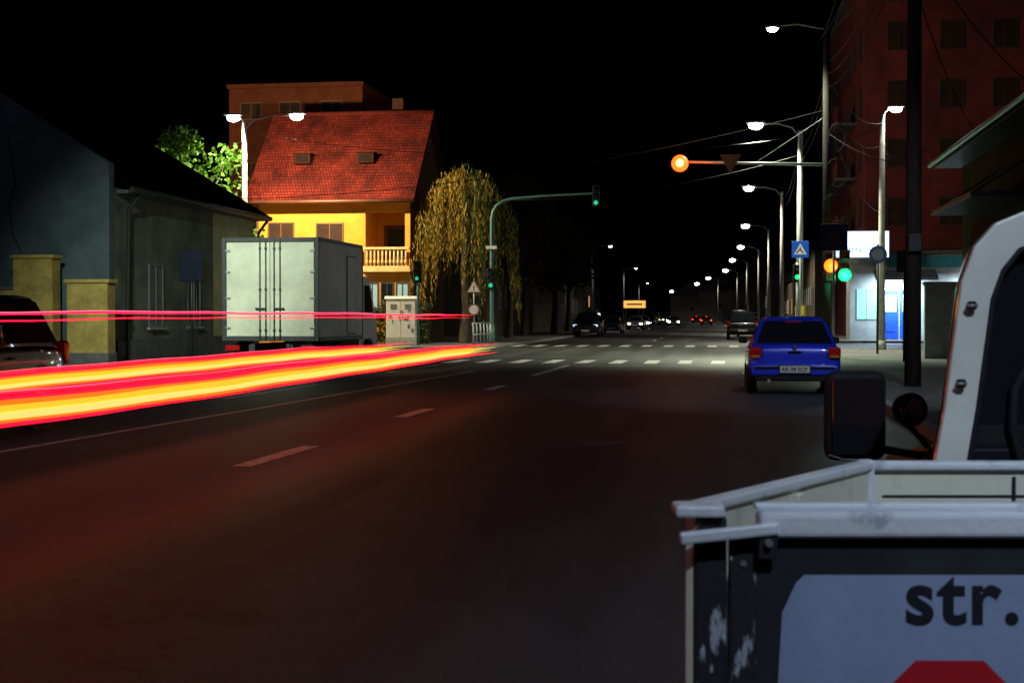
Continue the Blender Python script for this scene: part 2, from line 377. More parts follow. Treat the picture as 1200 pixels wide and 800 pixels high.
car('parked_car',(-10.05+.9,98,0),math.pi,BLACKP,'suv',head=emat('head_dim',(.5,.65,1),1.2))
car('parked_car',(-8.9,116,0),math.pi,DGR); car('parked_car',bx(-9,150),math.pi,SILV,head=HW); car('parked_car',bx(-9,168),math.pi,WHP,head=HL); car('parked_car',bx(-9,188),math.pi,BLACKP,'suv'); car('parked_car',bx(-9,214),math.pi,SILV)
car('parked_van',bx(-9,244),math.pi,WHP,'van',head=HW)
for (x,y,k) in [(-6,275,0),(-6.2,225,0),(-5.2,330,1),(-6.4,400,0),(-5.8,196,0),(-6.3,300,1)]: car('moving_car',bx(x,y),math.pi,DGR,head=(HL,HW)[k])
for (x,y) in [(-1.6,262),(-1.4,205),(-1.8,350)]: car('moving_car',bx(x,y),0,DGR,tail=TLo)
lb=G('far_light_board',(-12.6,200,.12))  # made-up lit board, stands in for a far warm-lit vehicle
for s in (-1,1): cyl(lb,'post',(s*1.2,.1,0),(s*1.2,.1,3.3),.07,.07,STEEL,10)
box(lb,'casing',(0,.12,2.9),(3.2,.22,1.15),STEEL,.02); box(lb,'lit_panel',(0,-.01,2.9),(3.05,.03,1.0),emat('warm_lightbox',(1,.45,.10),1.3),.01); box(lb,'board_band',(0,-.035,2.9),(2.2,.02,.22),REDP)

# ------------------------------------------------------------ box truck (left)
def box_truck():
    g=G('box_truck',(-10.37,31.6,0))
    BX=mat('truck_box_panel',(.74,.76,.58),.55,c2=(.52,.54,.42),scale=1.3,bump=.05)
    FR=mat('truck_box_frame',(.05,.055,.055),.6); AL=mat('aluminium_trim',(.4,.41,.4),.4,.5); RD=mat('lock_rod_steel',(.10,.11,.10),.5)
    w,z0,z1,l=2.3,.82,3.2,4.0; h=z1-z0; zc=(z0+z1)/2
    box(g,'box_body',(0,l/2,zc),(w-.02,l-.02,h-.02),BX)
    for s in (-1,1):
        box(g,'corner_post',(s*(w/2-.045),.0,zc),(.1,.06,h),FR,.01)
        box(g,'corner_post',(s*(w/2-.045),l,zc),(.1,.06,h),FR,.01)
        box(g,'side_top_rail',(s*(w/2-.02),l/2,z1-.04),(.07,l-.06,.09),FR,.01)
        box(g,'side_bottom_rail',(s*(w/2-.02),l/2,z0+.04),(.07,l-.06,.1),FR,.01)
    box(g,'rear_header',(0,.0,z1-.05),(w-.19,.062,.1),FR,.01); box(g,'rear_sill',(0,.0,z0+.05),(w-.19,.062,.1),FR,.01)
    for s in (-1,1):
        box(g,'door_leaf',(s*.525,-.005,zc),(1.035,.03,h-.22),BX,.008)
        for k in (.10,.24):
            cyl(g,'lock_rod',(s*k,-.045,z0+.02),(s*k,-.045,z1-.02),.014,.014,RD,8)
            for z in (z0+.25,zc,z1-.25): box(g,'rod_keeper',(s*k,-.035,z),(.06,.03,.05),RD,.004)
        box(g,'lock_handle',(s*.22,-.06,z0+.75),(.26,.02,.035),FR,.005)
        for z in (z0+.3,zc-.2,zc+.4,z1-.3): box(g,'hinge',(s*(w/2-.14),-.03,z),(.12,.02,.05),AL,.004)
        box(g,'tail_lamp',(s*.9,-.02,.66),(.34,.06,.12),TAILR,.01)
        box(g,'mudflap',(s*.85,.45,.45),(.36,.02,.5),PLAST)
    box(g,'side_door',(w/2+.004,2.9,zc-.1),(.012,.8,h-.5),BX,.004); box(g,'side_door_seam',(w/2+.002,2.9,zc-.1),(.008,.86,h-.44),FR)
    box(g,'underride_bar',(0,.06,.48),(2.1,.08,.1),FR,.01)
    for s in (-1,1): box(g,'chassis_rail',(s*.42,3,.66),(.09,6,.2),FR); box(g,'bumper_bracket',(s*.5,.06,.6),(.06,.06,.28),FR)
    for y in (.95,5.0):
        for s in (-1,1):
            cyl(g,'tyre',(s*.78,y,.4),(s*1.08,y,.4),.4,.4,RUB,28); cyl(g,'rim',(s*1.0,y,.4),(s*1.085,y,.4),.24,.22,STEEL,20)
    cabp=[(4.2,.5),(4.2,2.35),(4.5,2.45),(5.3,2.4),(5.85,1.55),(6.05,1.3),(6.1,.5)]
    prism(g,'cab',cabp,-1.0,1.0,WHITEP)
    for s in (-1,1): prism(g,'cab_side_window',[(4.75,1.5),(4.75,2.2),(5.25,2.2),(5.65,1.5)],s*1.004-.004,s*1.004+.004,GLASS)
    prism(g,'cab_windscreen',[(5.36,2.32),(5.82,1.62),(5.84,1.63),(5.38,2.33)],-.88,.88,GLASS)
    return g
box_truck()

# ------------------------------------------------------------ foreground pickup with open bed
def pickup():
    g=G('pickup_truck',(-.062,2.62,0),math.radians(8.53))
    CR=mat('scratched_white_paint',(.82,.80,.64),.5,c2=(.5,.48,.36),scale=4,bump=.15,contrast=(.28,.45))
    RAIL=mat('white_rail_paint',(.80,.83,.88),.35,c2=(.4,.43,.47),scale=9,bump=.15,contrast=(.3,.42))
    PEEL=mat('peeling_dark_paint',(.42,.46,.52),.6,c2=(.018,.020,.026),scale=14,contrast=(.56,.60),bump=.2,stretch=(1.6,1.6,.6))
    DK=mat('dark_tailgate_paint',(.018,.02,.026),.7,c2=(.03,.033,.04),scale=6,spec=.25)
    PAN=mat('sign_panel',(.34,.42,.62),.6,c2=(.22,.28,.42),scale=2.6,contrast=(.3,.7))
    xr=2.3
    box(g,'tailgate_panel',((.11+xr)/2,.0,.80),(xr-.11,.03,.42),DK)
    box(g,'tailgate_top_rail',((.12+xr)/2,-.01,1.022),(xr-.12,.06,.05),RAIL,.012,seg=3)
    box(g,'tailgate_rail_lip',((.12+xr)/2,.026,1.05),(xr-.12,.03,.012),RAIL,.004)
    box(g,'corner_post',(.035,.015,.80),(.062,.05,.47),PEEL,.008)
    box(g,'corner_flange',(.094,-.006,.79),(.05,.022,.41),PEEL,.004)
    box(g,'corner_cap',(.015,.01,1.045),(.09,.075,.022),RAIL,.006)
    box(g,'latch_lever',(.065,-.04,1.008),(.18,.02,.022),RAIL,.005,rot=(0,math.radians(-6),0))
    box(g,'latch_plate',(.135,-.037,.985),(.035,.012,.05),DK,.004)
    cyl(g,'latch_pin',(.135,-.055,.992),(.135,-.02,.992),.007,.007,STEEL,10)
    for z in (.95,.70): cyl(g,'rivet',(.094,-.021,z),(.094,-.016,z),.006,.006,STEEL,8)
    mesh(g,'sign_panel',[(.15,-.0185,.60),(xr-.1,-.0185,.60),(xr-.1,-.0185,.929),(.205,-.0185,.929),(.19,-.0185,.915),(.165,-.0185,.86)],[(0,1,2,3,4,5)],PAN)
    text(g,'sign_lettering','str.',.142,(.388,-.0195,.842),mat('navy_lettering',(.008,.010,.018),.6),off=.0036,sp=1.1)
    cx,cz=.47,.623; ap=.15; rr=ap/math.cos(math.pi/8)
    oc=[(cx+rr*math.cos(math.pi/8+k*math.pi/4),-.0195,cz+rr*math.sin(math.pi/8+k*math.pi/4)) for k in range(8)]
    mesh(g,'red_octagon',oc,[tuple(range(8))],mat('red_sign_paint',(.6,.01,.02),.5))
    a=Vector((0,0,0)); b=Vector((.509,.76,0)); d=(b-a).normalized(); n=Vector((-d.y,d.x,0))
    ang=math.atan2(d.y,d.x); L=(b-a).length; c=(a+b)/2
    box(g,'side_board',(c.x,c.y,.84),(L,.022,.40),CR,.003,rot=(0,0,ang))
    box(g,'side_top_rail',(c.x,c.y,1.047),(L+.02,.04,.022),RAIL,.007,rot=(0,0,ang),seg=3)
    p=a+d*L*.5-n*.02; box(g,'side_rib',(p.x,p.y,.84),(.03,.02,.38),CR,.004,rot=(0,0,ang))
    box(g,'headboard',((.52+xr)/2,.775,.87),(xr-.52,.025,.33),CR,.003)
    box(g,'headboard_top',((.52+xr)/2,.77,1.045),(xr-.52,.045,.022),RAIL,.008,seg=3)
    box(g,'head_corner_post',(.512,.765,.86),(.035,.035,.40),RAIL,.006)
    box(g,'headboard_joint',(.86,.757,.985),(.005,.012,.07),DK); box(g,'headboard_weld',(.80,.7605,.975),(.5,.006,.003),DK)
    box(g,'right_board',(xr,.39,.84),(.022,.78,.40),CR,.003)
    mesh(g,'bed_floor',[(0.01,.01,.64),(xr,.01,.64),(xr,.77,.64),(.515,.77,.64)],[(0,1,2,3)],CONCD)
    for x in (.9,2.0): box(g,'chassis_rail',(x,1.3,.5),(.08,2.4,.14),DARKM)
    box(g,'rear_bumper',(1.2,.0,.45),(2.0,.06,.1),DARKM,.01)
    out=[(.705,1.0),(.735,1.17),(.775,1.484),(.806,1.568),(.858,1.627),(.95,1.665),(1.1,1.69),(1.4,1.70)]
    full=out+[(2.8-x,z) for x,z in out[-2::-1]]
    inn=[(.79,1.02),(.815,1.17),(.85,1.44),(.875,1.51),(.915,1.56),(.98,1.585),(1.1,1.60),(1.4,1.605)]
    infull=inn+[(2.8-x,z) for x,z in inn[-2::-1]]
    n_=len(full); CW=mat('cab_paint',(.80,.80,.72),.35,c2=(.62,.62,.56),scale=3,coat=.4)
    def ringv(prof,y,sx=1,dz=0): return [(1.4+(x-1.4)*sx,y,z+dz) for x,z in prof]
    vs=ringv(full,.90)+ringv(infull,.895)
    fs=[(i,i+1,n_+i+1,n_+i) for i in range(n_-1)]
    o=mesh(g,'cab_rear_frame',vs,fs,CW,False); md=o.modifiers.new('s','SOLIDIFY'); md.thickness=.03; md.offset=0
    mb=o.modifiers.new('b','BEVEL'); mb.width=.006; mb.segments=2
    mesh(g,'cab_rear_glass',ringv(infull,.915),[tuple(range(n_))],GLASS)
    tube(g,'window_seal',[(x,.885,z) for x,z in infull],.009,PLAST)
    inn2=[(.93,1.03),(.905,1.12),(.91,1.22),(.95,1.29),(1.02,1.32),(1.25,1.325)]
    tube(g,'rear_window_inner_frame',[(x,.90,z) for x,z in inn2]+[(2.5-x,.90,z) for x,z in inn2[::-1]],.012,PLAST)
    y2=1.9; vs=ringv(full,.92)+ringv(full,1.5,.72,-.01)+ringv(full,y2,.54,-.10)
    fs=[]
    for k in range(2):
        for i in range(n_-1): fs.append((k*n_+i,k*n_+i+1,(k+1)*n_+i+1,(k+1)*n_+i))
    mesh(g,'cab_shell',vs,fs,CW,True)
    mesh(g,'cab_windscreen',ringv(full,y2,.54,-.10),[tuple(range(n_))],GLASS)
    for s in (-1,1):
        def X(x): return 1.4+s*(x)
        mesh(g,'door_panel',[(X(.70),.95,.45),(X(.52),1.5,.45),(X(.40),y2,.45),(X(.39),y2,.98),(X(.52),1.5,1.04),(X(.70),.95,1.04)],[(0,1,4,5),(1,2,3,4)],BLACKP)
    prism(g,'bonnet',[(1.9,.4),(1.9,1.0),(2.5,.9),(2.65,.7),(2.65,.4)],1.02,1.78,BLACKP)
    for z,x in ((1.425,.795),(1.235,.77)):
        box(g,'window_catch',(x,.872,z),(.022,.02,.022),PLAST,.006); cyl(g,'catch_pin',(x-.014,.865,z),(x+.012,.865,z),.004,.004,STEEL,8)
    box(g,'door_mirror',(.705,1.68,1.10),(.185,.07,.27),PLAST,.034,seg=4)
    box(g,'mirror_glass',(.705,1.641,1.10),(.15,.008,.23),GLASS,.003)
    tube(g,'mirror_arm',[(.78,1.7,1.0),(.9,1.68,.98),(1.0,1.6,.99)],.012,PLAST)
    tube(g,'mirror_rim',[(.62,1.64,.985),(.66,1.638,.972),(.74,1.638,.968)],.004,CHROME)
    ball(g,'round_marker_lamp',(.845,1.6,1.125),.045,PLAST,(1,.7,1)); cyl(g,'marker_lamp_rim',(.845,1.575,1.125),(.845,1.63,1.125),.050,.042,PLAST,24)
    ball(g,'marker_lamp_glass',(.845,1.572,1.125),.036,GLASS,(1,.4,1))
    cyl(g,'marker_lamp_bracket',(.845,1.6,1.08),(.93,1.6,.98),.008,.008,PLAST,8)
    for y in (.35,2.1):
        for x in (.45,2.15) if y<1 else (1.05,1.75):
            cyl(g,'tyre',(x-.07,y,.27),(x+.07,y,.27),.27,.27,RUB,28); cyl(g,'rim',(x-.075,y,.27),(x+.075,y,.27),.15,.15,STEEL,20)
    return g
pickup()

# ------------------------------------------------------------ lamps, poles, signals
LAMPM=emat('lamp_lens',(1,.97,.88),30); LAMPB=emat('lamp_lens_cool',(.85,.93,1),30)
LC=(1,.94,.72)
def lamphead(g,x,y,z,dx,lens,sc_=1.0):
    box(g,'lamp_head',(x,y,z+.11*sc_),(.62*sc_,.26*sc_,.09),STEEL,.03)
    ball(g,'lamp_lens',(x,y,z+.02),.20*sc_,lens,(1.15,.7,.72))
def street_lamp(x,y,h,heads,energy,color=LC,pole=CONC,r=.15,lens=LAMPM,z0=.12,sc_=1.0,arm_drop=.35,kind='SPOT',aim=None,cone=150,blend=.5):
    g=G('street_lamp',(x,y,z0)); hz=h-z0
    cyl(g,'pole',(0,0,0),(0,0,hz-.2),r,r*.62,pole,14)
    cyl(g,'pole_base',(0,0,0),(0,0,.35),r*1.25,r*1.2,pole,14)
    for hx in heads:
        pts=[(0,0,hz-arm_drop-.15),(hx*.18,0,hz-.1),(hx*.5,0,hz+.06),(hx,0,hz+.08)]
        tube(g,'arm',pts,.035,STEEL); lamphead(g,hx,0,hz,1,lens,sc_)
        rot=(0,0,0)
        if aim: rot=(Vector(aim)-Vector((x+hx,y,h-.28))).to_track_quat('-Z','Y').to_euler()
        light(kind,'lamp_light',(hx,0,hz-.28*sc_),energy,color,g,.12,rot,cone,blend)
    return g
street_lamp(2.84,56,8.75,[-1.7],6200,(.95,1,.70),sc_=1.2,cone=142)
street_lamp(5.86,55.5,9.2,[.5],150,(1,.95,.85),sc_=1.0,r=.15,kind='POINT')
# left double lamp beside the yellow house, luminaires tilted towards the square
street_lamp(-20.7,59.6,10.0,[-.5,2.35],3900,(1,.84,.56),sc_=1.3,aim=(-18.6,68.5,2.6),cone=162,blend=.25)
for (hx,y,e) in [(1.3,83,2600),(1.6,118,1800),(1.6,154,1200),(.9,190,900),(0,233,900),(-3.3,280,900),(-6.5,330,700),(-10.6,382,900),(-16,430,600)]:
    street_lamp(hx+1.9,y,8.7,[-1.9],e,r=.14,sc_=1+y/300)
for (x,y) in [(-13,140),(-14.5,205),(-18,300)]: street_lamp(x,y,8.2,[1.8],300,(.9,.95,1),r=.14,sc_=.7)
# unseen lamps added to light the pickup, blue car and box truck
street_lamp(4.4,-3.5,8.6,[-1.6],2100,(.66,.80,1),lens=LAMPB,aim=(2.3,4.2,.5),cone=42,blend=.9)
street_lamp(4.9,13,8.8,[-1.6],1900,(.75,.86,1),lens=LAMPB,aim=(1.6,25.5,.8),cone=44,blend=.9)
street_lamp(-13.2,21.5,8.6,[1.2],7000,(.86,1,.84),lens=LAMPB,aim=(-12.9,34,2.0),cone=52,blend=.9)

up=G('utility_pole',(3.38,26.7,.12)); cyl(up,'pole',(0,0,0),(0,0,10.5),.15,.11,WOODP,16)
box(up,'crossarm',(0,0,9.9),(1.6,.1,.1),WOODP,.01)
for k in (-.7,-.35,.35,.7): cyl(up,'insulator',(k,0,9.95),(k,0,10.1),.04,.03,WHITEP,10)
box(up,'meter_box',(-.0,-.2,2.6),(.22,.14,.32),DARKM,.01)
def lens(c): return {'r':emat('sig_red',(1,.03,.01),12),'a':emat('sig_amber',(1,.10,.006),5),'ao':emat('sig_amber_deep',(1,.05,.004),7),'g':emat('sig_green',(.008,1,.16),2.6),'gd':emat('sig_green_dim',(.02,.7,.35),.8)}[c]
OFFL=mat('signal_off_lens',(.02,.02,.02),.2)
def signal(g,x,y,z,lit,r=.1,n=3,face=-1):
    h=.3*n+.06
    box(g,'signal_housing',(x,y,z),(.32,.2,h),PLAST,.03)
    for k in range(n):
        zz=z+.3*((n-1)/2-k); code={3:('r','a','g'),2:('r','g'),1:('ao',)}[n][k]
        on=(lit==code) or (lit=='gd' and code=='g')
        if on: ball(g,'lit_lens',(x,y+face*.11,zz),r,lens(lit),(1,.5,1))
        else: cyl(g,'lens',(x,y+face*.1,zz),(x,y+face*.115,zz),min(r,.1)*.8,min(r,.1)*.8,OFFL,16)
        if on and n==1: continue
        prv=[(x+math.cos(a)*r*1.15,zz+math.sin(a)*r*1.15) for a in [math.radians(t) for t in range(0,181,30)]]
        vs=[(px,y+face*.1,pz) for px,pz in prv]+[(px,y+face*.27,pz) for px,pz in prv]
        mesh(g,'visor',vs,[(i,i+1,7+i+1,7+i) for i in range(6)],PLAST)
sg=G('traffic_light',(3.15,46,.12))
cyl(sg,'pole',(0,0,0),(0,0,10.6),.16,.11,WOODP,16)
cyl(sg,'arm',(0,0,6.05),(-4.35,0,6.2),.06,.04,STEEL,12); tube(sg,'arm_stay',[(0,0,7.6),(-2.2,0,6.15)],.012,STEEL)
signal(sg,-4.6,0,6.15,'ao',.27,1); ball(sg,'lamp_core',(-4.6,-.23,6.15),.12,emat('sig_amber_core',(1,.45,.06),12))
tri=[(-3.35,-.06,6.42),(-2.65,-.06,6.42),(-3.0,-.06,5.8)]
mesh(sg,'yield_sign',tri,[(0,1,2)],mat('sign_back_grey',(.12,.12,.13),.6,.1))
mesh(sg,'yield_sign_back',[(a,b+.02,c) for a,b,c in tri],[(0,1,2)],STEEL)
signal(sg,.12,-.25,2.85,'a',.21); signal(sg,.55,-.2,2.86,'g',.2)
box(sg,'bracket',(.3,-.1,2.8),(.6,.05,.05),DARKM)
light('POINT','amber_glow',(.12,-.75,2.85),30,(1,.3,.04),sg,.1); light('POINT','green_glow',(.6,-.7,2.5),90,(.05,1,.35),sg,.1)
light('POINT','amber_glow',(-4.6,-.6,6.15),60,(1,.15,.02),sg,.1)
tube(sg,'lamp_arm',[(0,0,10.3),(-.9,0,10.5),(-1.7,0,10.45)],.03,STEEL); lamphead(sg,-1.7,0,10.35,1,LAMPM,.75)
light('SPOT','lamp_light',(-1.7,0,10.1),3000,(.9,1,.78),sg,.12,(math.radians(14),0,0),120)
def square_sign(name,x,y,z,s,face,post=True,tri=True,zb=.12,dark=False):
    g=G(name,(x,y,zb))
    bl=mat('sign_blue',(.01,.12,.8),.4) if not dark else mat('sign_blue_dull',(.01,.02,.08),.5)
    box(g,'plate',(0,-.05,z),(s,.02,s),bl,.01)
    if tri:
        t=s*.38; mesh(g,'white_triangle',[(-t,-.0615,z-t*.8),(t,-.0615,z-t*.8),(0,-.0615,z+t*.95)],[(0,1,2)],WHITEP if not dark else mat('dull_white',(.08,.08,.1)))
        tube(g,'pictogram_body',[(0,-.066,z+t*.3),(-.01,-.066,z),(-.12*s*2,-.066,z-t*.6)],.02*s*1.6,BLACKT); tube(g,'pictogram_leg',[(-.01,-.066,z),(.1*s*2,-.066,z-t*.6)],.02*s*1.6,BLACKT)
    if post: cyl(g,'post',(0,0,0),(0,0,z+s*.5),.035,.035,STEEL,10)
    return g
square_sign('crosswalk_sign',2.75,54.0,3.75,.62,-1)
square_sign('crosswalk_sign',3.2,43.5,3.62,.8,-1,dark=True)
pl=G('poster_board',(2.86,55.8,.12)); box(pl,'poster',(0,-.06,1.25),(.42,.03,.8),mat('yellow_poster',(.8,.62,.03),.6,c2=(.65,.5,.05)),.004); box(pl,'poster_photo',(0,-.08,1.15),(.28,.012,.3),mat('poster_print',(.2,.12,.1),.6)); box(pl,'strap',(0,-.04,1.25),(.44,.02,.06),STEEL)
pg=G('pedestrian_signal',(2.7,55.2,.12)); cyl(pg,'post',(0,0,0),(0,0,3.3),.05,.05,STEEL,12); signal(pg,0,-.12,2.9,'g',.09,2)
ns=G('road_sign',(5.1,49.5,.12)); cyl(ns,'post',(0,0,0),(0,0,3.7),.04,.04,DARKM,10); cyl(ns,'disc',(0,-.06,3.35),(0,-.04,3.35),.3,.3,mat('sign_dark_blue',(.02,.03,.12),.5),28); cyl(ns,'disc_rim',(0,-.065,3.35),(0,-.055,3.35),.2,.2,mat('sign_white_dull',(.10,.10,.14),.5),24)
n2=G('road_sign',(4.95,41.0,.12)); cyl(n2,'post',(0,0,0),(0,0,3.1),.035,.035,DARKM,10); box(n2,'plate',(0,-.04,2.8),(.45,.02,.6),mat('sign_back_dark',(.05,.05,.06),.5),.01)

ms=G('traffic_light',(-10.4,63.2,.12))
arc=[(0,0,0),(0,0,5.6),(.06,0,5.95),(.22,0,6.22),(.5,0,6.42),(.9,0,6.52),(2.2,0,6.62),(4.6,0,6.72)]
tube(ms,'mast_arm',arc,.08,GREENM,[1.2,1.0,.95,.92,.9,.85,.7,.55]); cyl(ms,'base',(0,0,0),(0,0,.9),.14,.14,GREENM,14)
signal(ms,4.7,0,6.6,'gd',.1); signal(ms,0,-.2,2.95,'gd',.1,3); box(ms,'control_box',(-.25,0,3.2),(.2,.15,.4),DARKM,.01)
box(ms,'sign_plate',(.0,-.12,4.35),(.5,.02,.14),WHITEP,.004)
ws=G('warning_sign',(-11.0,62.0,.12)); cyl(ws,'post',(0,0,0),(0,0,2.9),.035,.035,STEEL,10)
mesh(ws,'triangle_red',[(-.34,-.04,2.3),(.34,-.04,2.3),(0,-.04,2.9)],[(0,1,2)],mat('sign_red',(.35,.05,.04),.4))
mesh(ws,'triangle_white',[(-.27,-.044,2.34),(.27,-.044,2.34),(0,-.044,2.82)],[(0,1,2)],WHITEP); box(ws,'pictogram',(0,-.047,2.5),(.04,.004,.22),BLACKT)
cyl(ws,'round_red',(0,-.05,1.55),(0,-.04,1.55),.26,.26,MATS['sign_red'],28); cyl(ws,'round_white',(0,-.054,1.55),(0,-.05,1.55),.2,.2,WHITEP,28)
p3=G('traffic_light',(-13.2,60.5,.12)); cyl(p3,'pole',(0,0,0),(0,0,3.6),.06,.06,GREENM,12); signal(p3,0,-.12,3.2,'gd',.08)
rs=G('road_sign',(-13.7,35.3,.12)); cyl(rs,'post',(0,0,0),(0,0,3.0),.04,.04,DARKM,10); box(rs,'plate',(0,-.04,2.58),(.66,.03,.82),mat('sign_navy',(.006,.010,.025),.7,spec=.2),.02)
for sx in(-.12,.12): cyl(rs,'post_stay',(sx,.02,0),(sx,.02,2.2),.02,.02,DARKM,8)

uc=G('utility_cabinet',(-14.3,62.2,.12)); CAB=mat('cabinet_cream',(.8,.77,.64),.5,c2=(.62,.59,.5),scale=4)
box(uc,'plinth',(0,0,.12),(1.4,.5,.24),CONC,.01); box(uc,'cabinet',(0,0,1.14),(1.36,.46,1.8),CAB,.02)
prism(uc,'roof',[(-.28,2.04),(.28,2.04),(.2,2.16),(-.2,2.16)],-.74,.74,CAB)
for s in (-1,1):
    box(uc,'door',(s*.33,-.235,1.14),(.62,.02,1.66),CAB,.006); box(uc,'handle',(s*.07,-.255,1.2),(.03,.03,.14),DARKM)
    for k in range(5): box(uc,'vent',(s*.33,-.248,1.78-k*.05),(.3,.008,.02),DARKM)
for k in range(9): box(uc,'sticker',(U(-.55,.55),-.252,U(.5,1.6)),(U(.06,.16),.01,U(.08,.2)),mat('sticker%d'%(k%3),[(.3,.3,.3),(.4,.2,.15),(.15,.17,.3)][k%3]))

CAB_=mat('cable_black',(.02,.02,.02),.8,spec=.2)
def cable(a,b,sag,r=.012):
    a=Vector(a);b=Vector(b); pts=[]
    for i in range(21):
        t=i/20; p=a.lerp(b,t); p.z-=sag*4*t*(1-t); pts.append(p)
    tube(None,'overhead_cable',pts,r,CAB_,res=1)
for k,dx in enumerate((-.7,-.35,.35,.7)):
    cable((3.38+dx,26.7,10.2),(3.15+dx*.3,46,10.3+.12*k-.2),.5); cable((3.38+dx,26.7,10.2),(4.9+dx*.2,13,8.6),.3)
for z in (9.0,8.6,8.2): cable((3.15,46,z),(2.84,56,z-.9),.25); cable((3.15,46,z+.4),(3.38,26.7,z+.2),.6)
cable((3.15,46,8.9),(5.86,55.5,8.7),.5); cable((3.15,46,8.3),(5.86,55.5,7.9),.7); cable((3.15,46,7.6),(8.4,79,7.0),.8)
cable((2.84,56,8.3),(-20.7,59.6,9.4),.9); cable((5.86,55.5,8.6),(2.84,56,8.2),.3)
cable((2.84,56,7.6),(-10.4,63.2,6.6),.5); cable((3.15,46,7.9),(-17,46,5.3),.6)
ys2=[56,83,118,154,190,233,280,330,382]; xs2=[2.84,3.2,3.5,3.5,2.8,1.9,-1.4,-4.6,-8.7]
for i in range(8):
    for z in (8.2,7.7): cable((xs2[i],ys2[i],z),(xs2[i+1],ys2[i+1],z),.7,.02)
cable((-20.7,59.6,9.0),(-17.3,42,7.2),.4); cable((3.38,26.7,8.2),(6.4,30,5.8),.3); cable((3.38,26.7,7.4),(6.4,36,5.4),.5)
cable((3.15,46,7.2),(6.3,38,5.6),.6); cable((5.86,55.5,8.3),(9,78.5,10),.6); cable((5.86,55.5,7.6),(12,78.5,12),.9)
for k in range(3):
    pts=[(3.2+math.sin(t/12*6.28)*(.25+.1*k)+.25,45.8,7.0-k*1.1+math.cos(t/12*6.28)*.45) for t in range(13)]
    tube(sg,'cable_loop',[(a-3.15,b-46,c-.12) for a,b,c in pts],.012,CAB_)

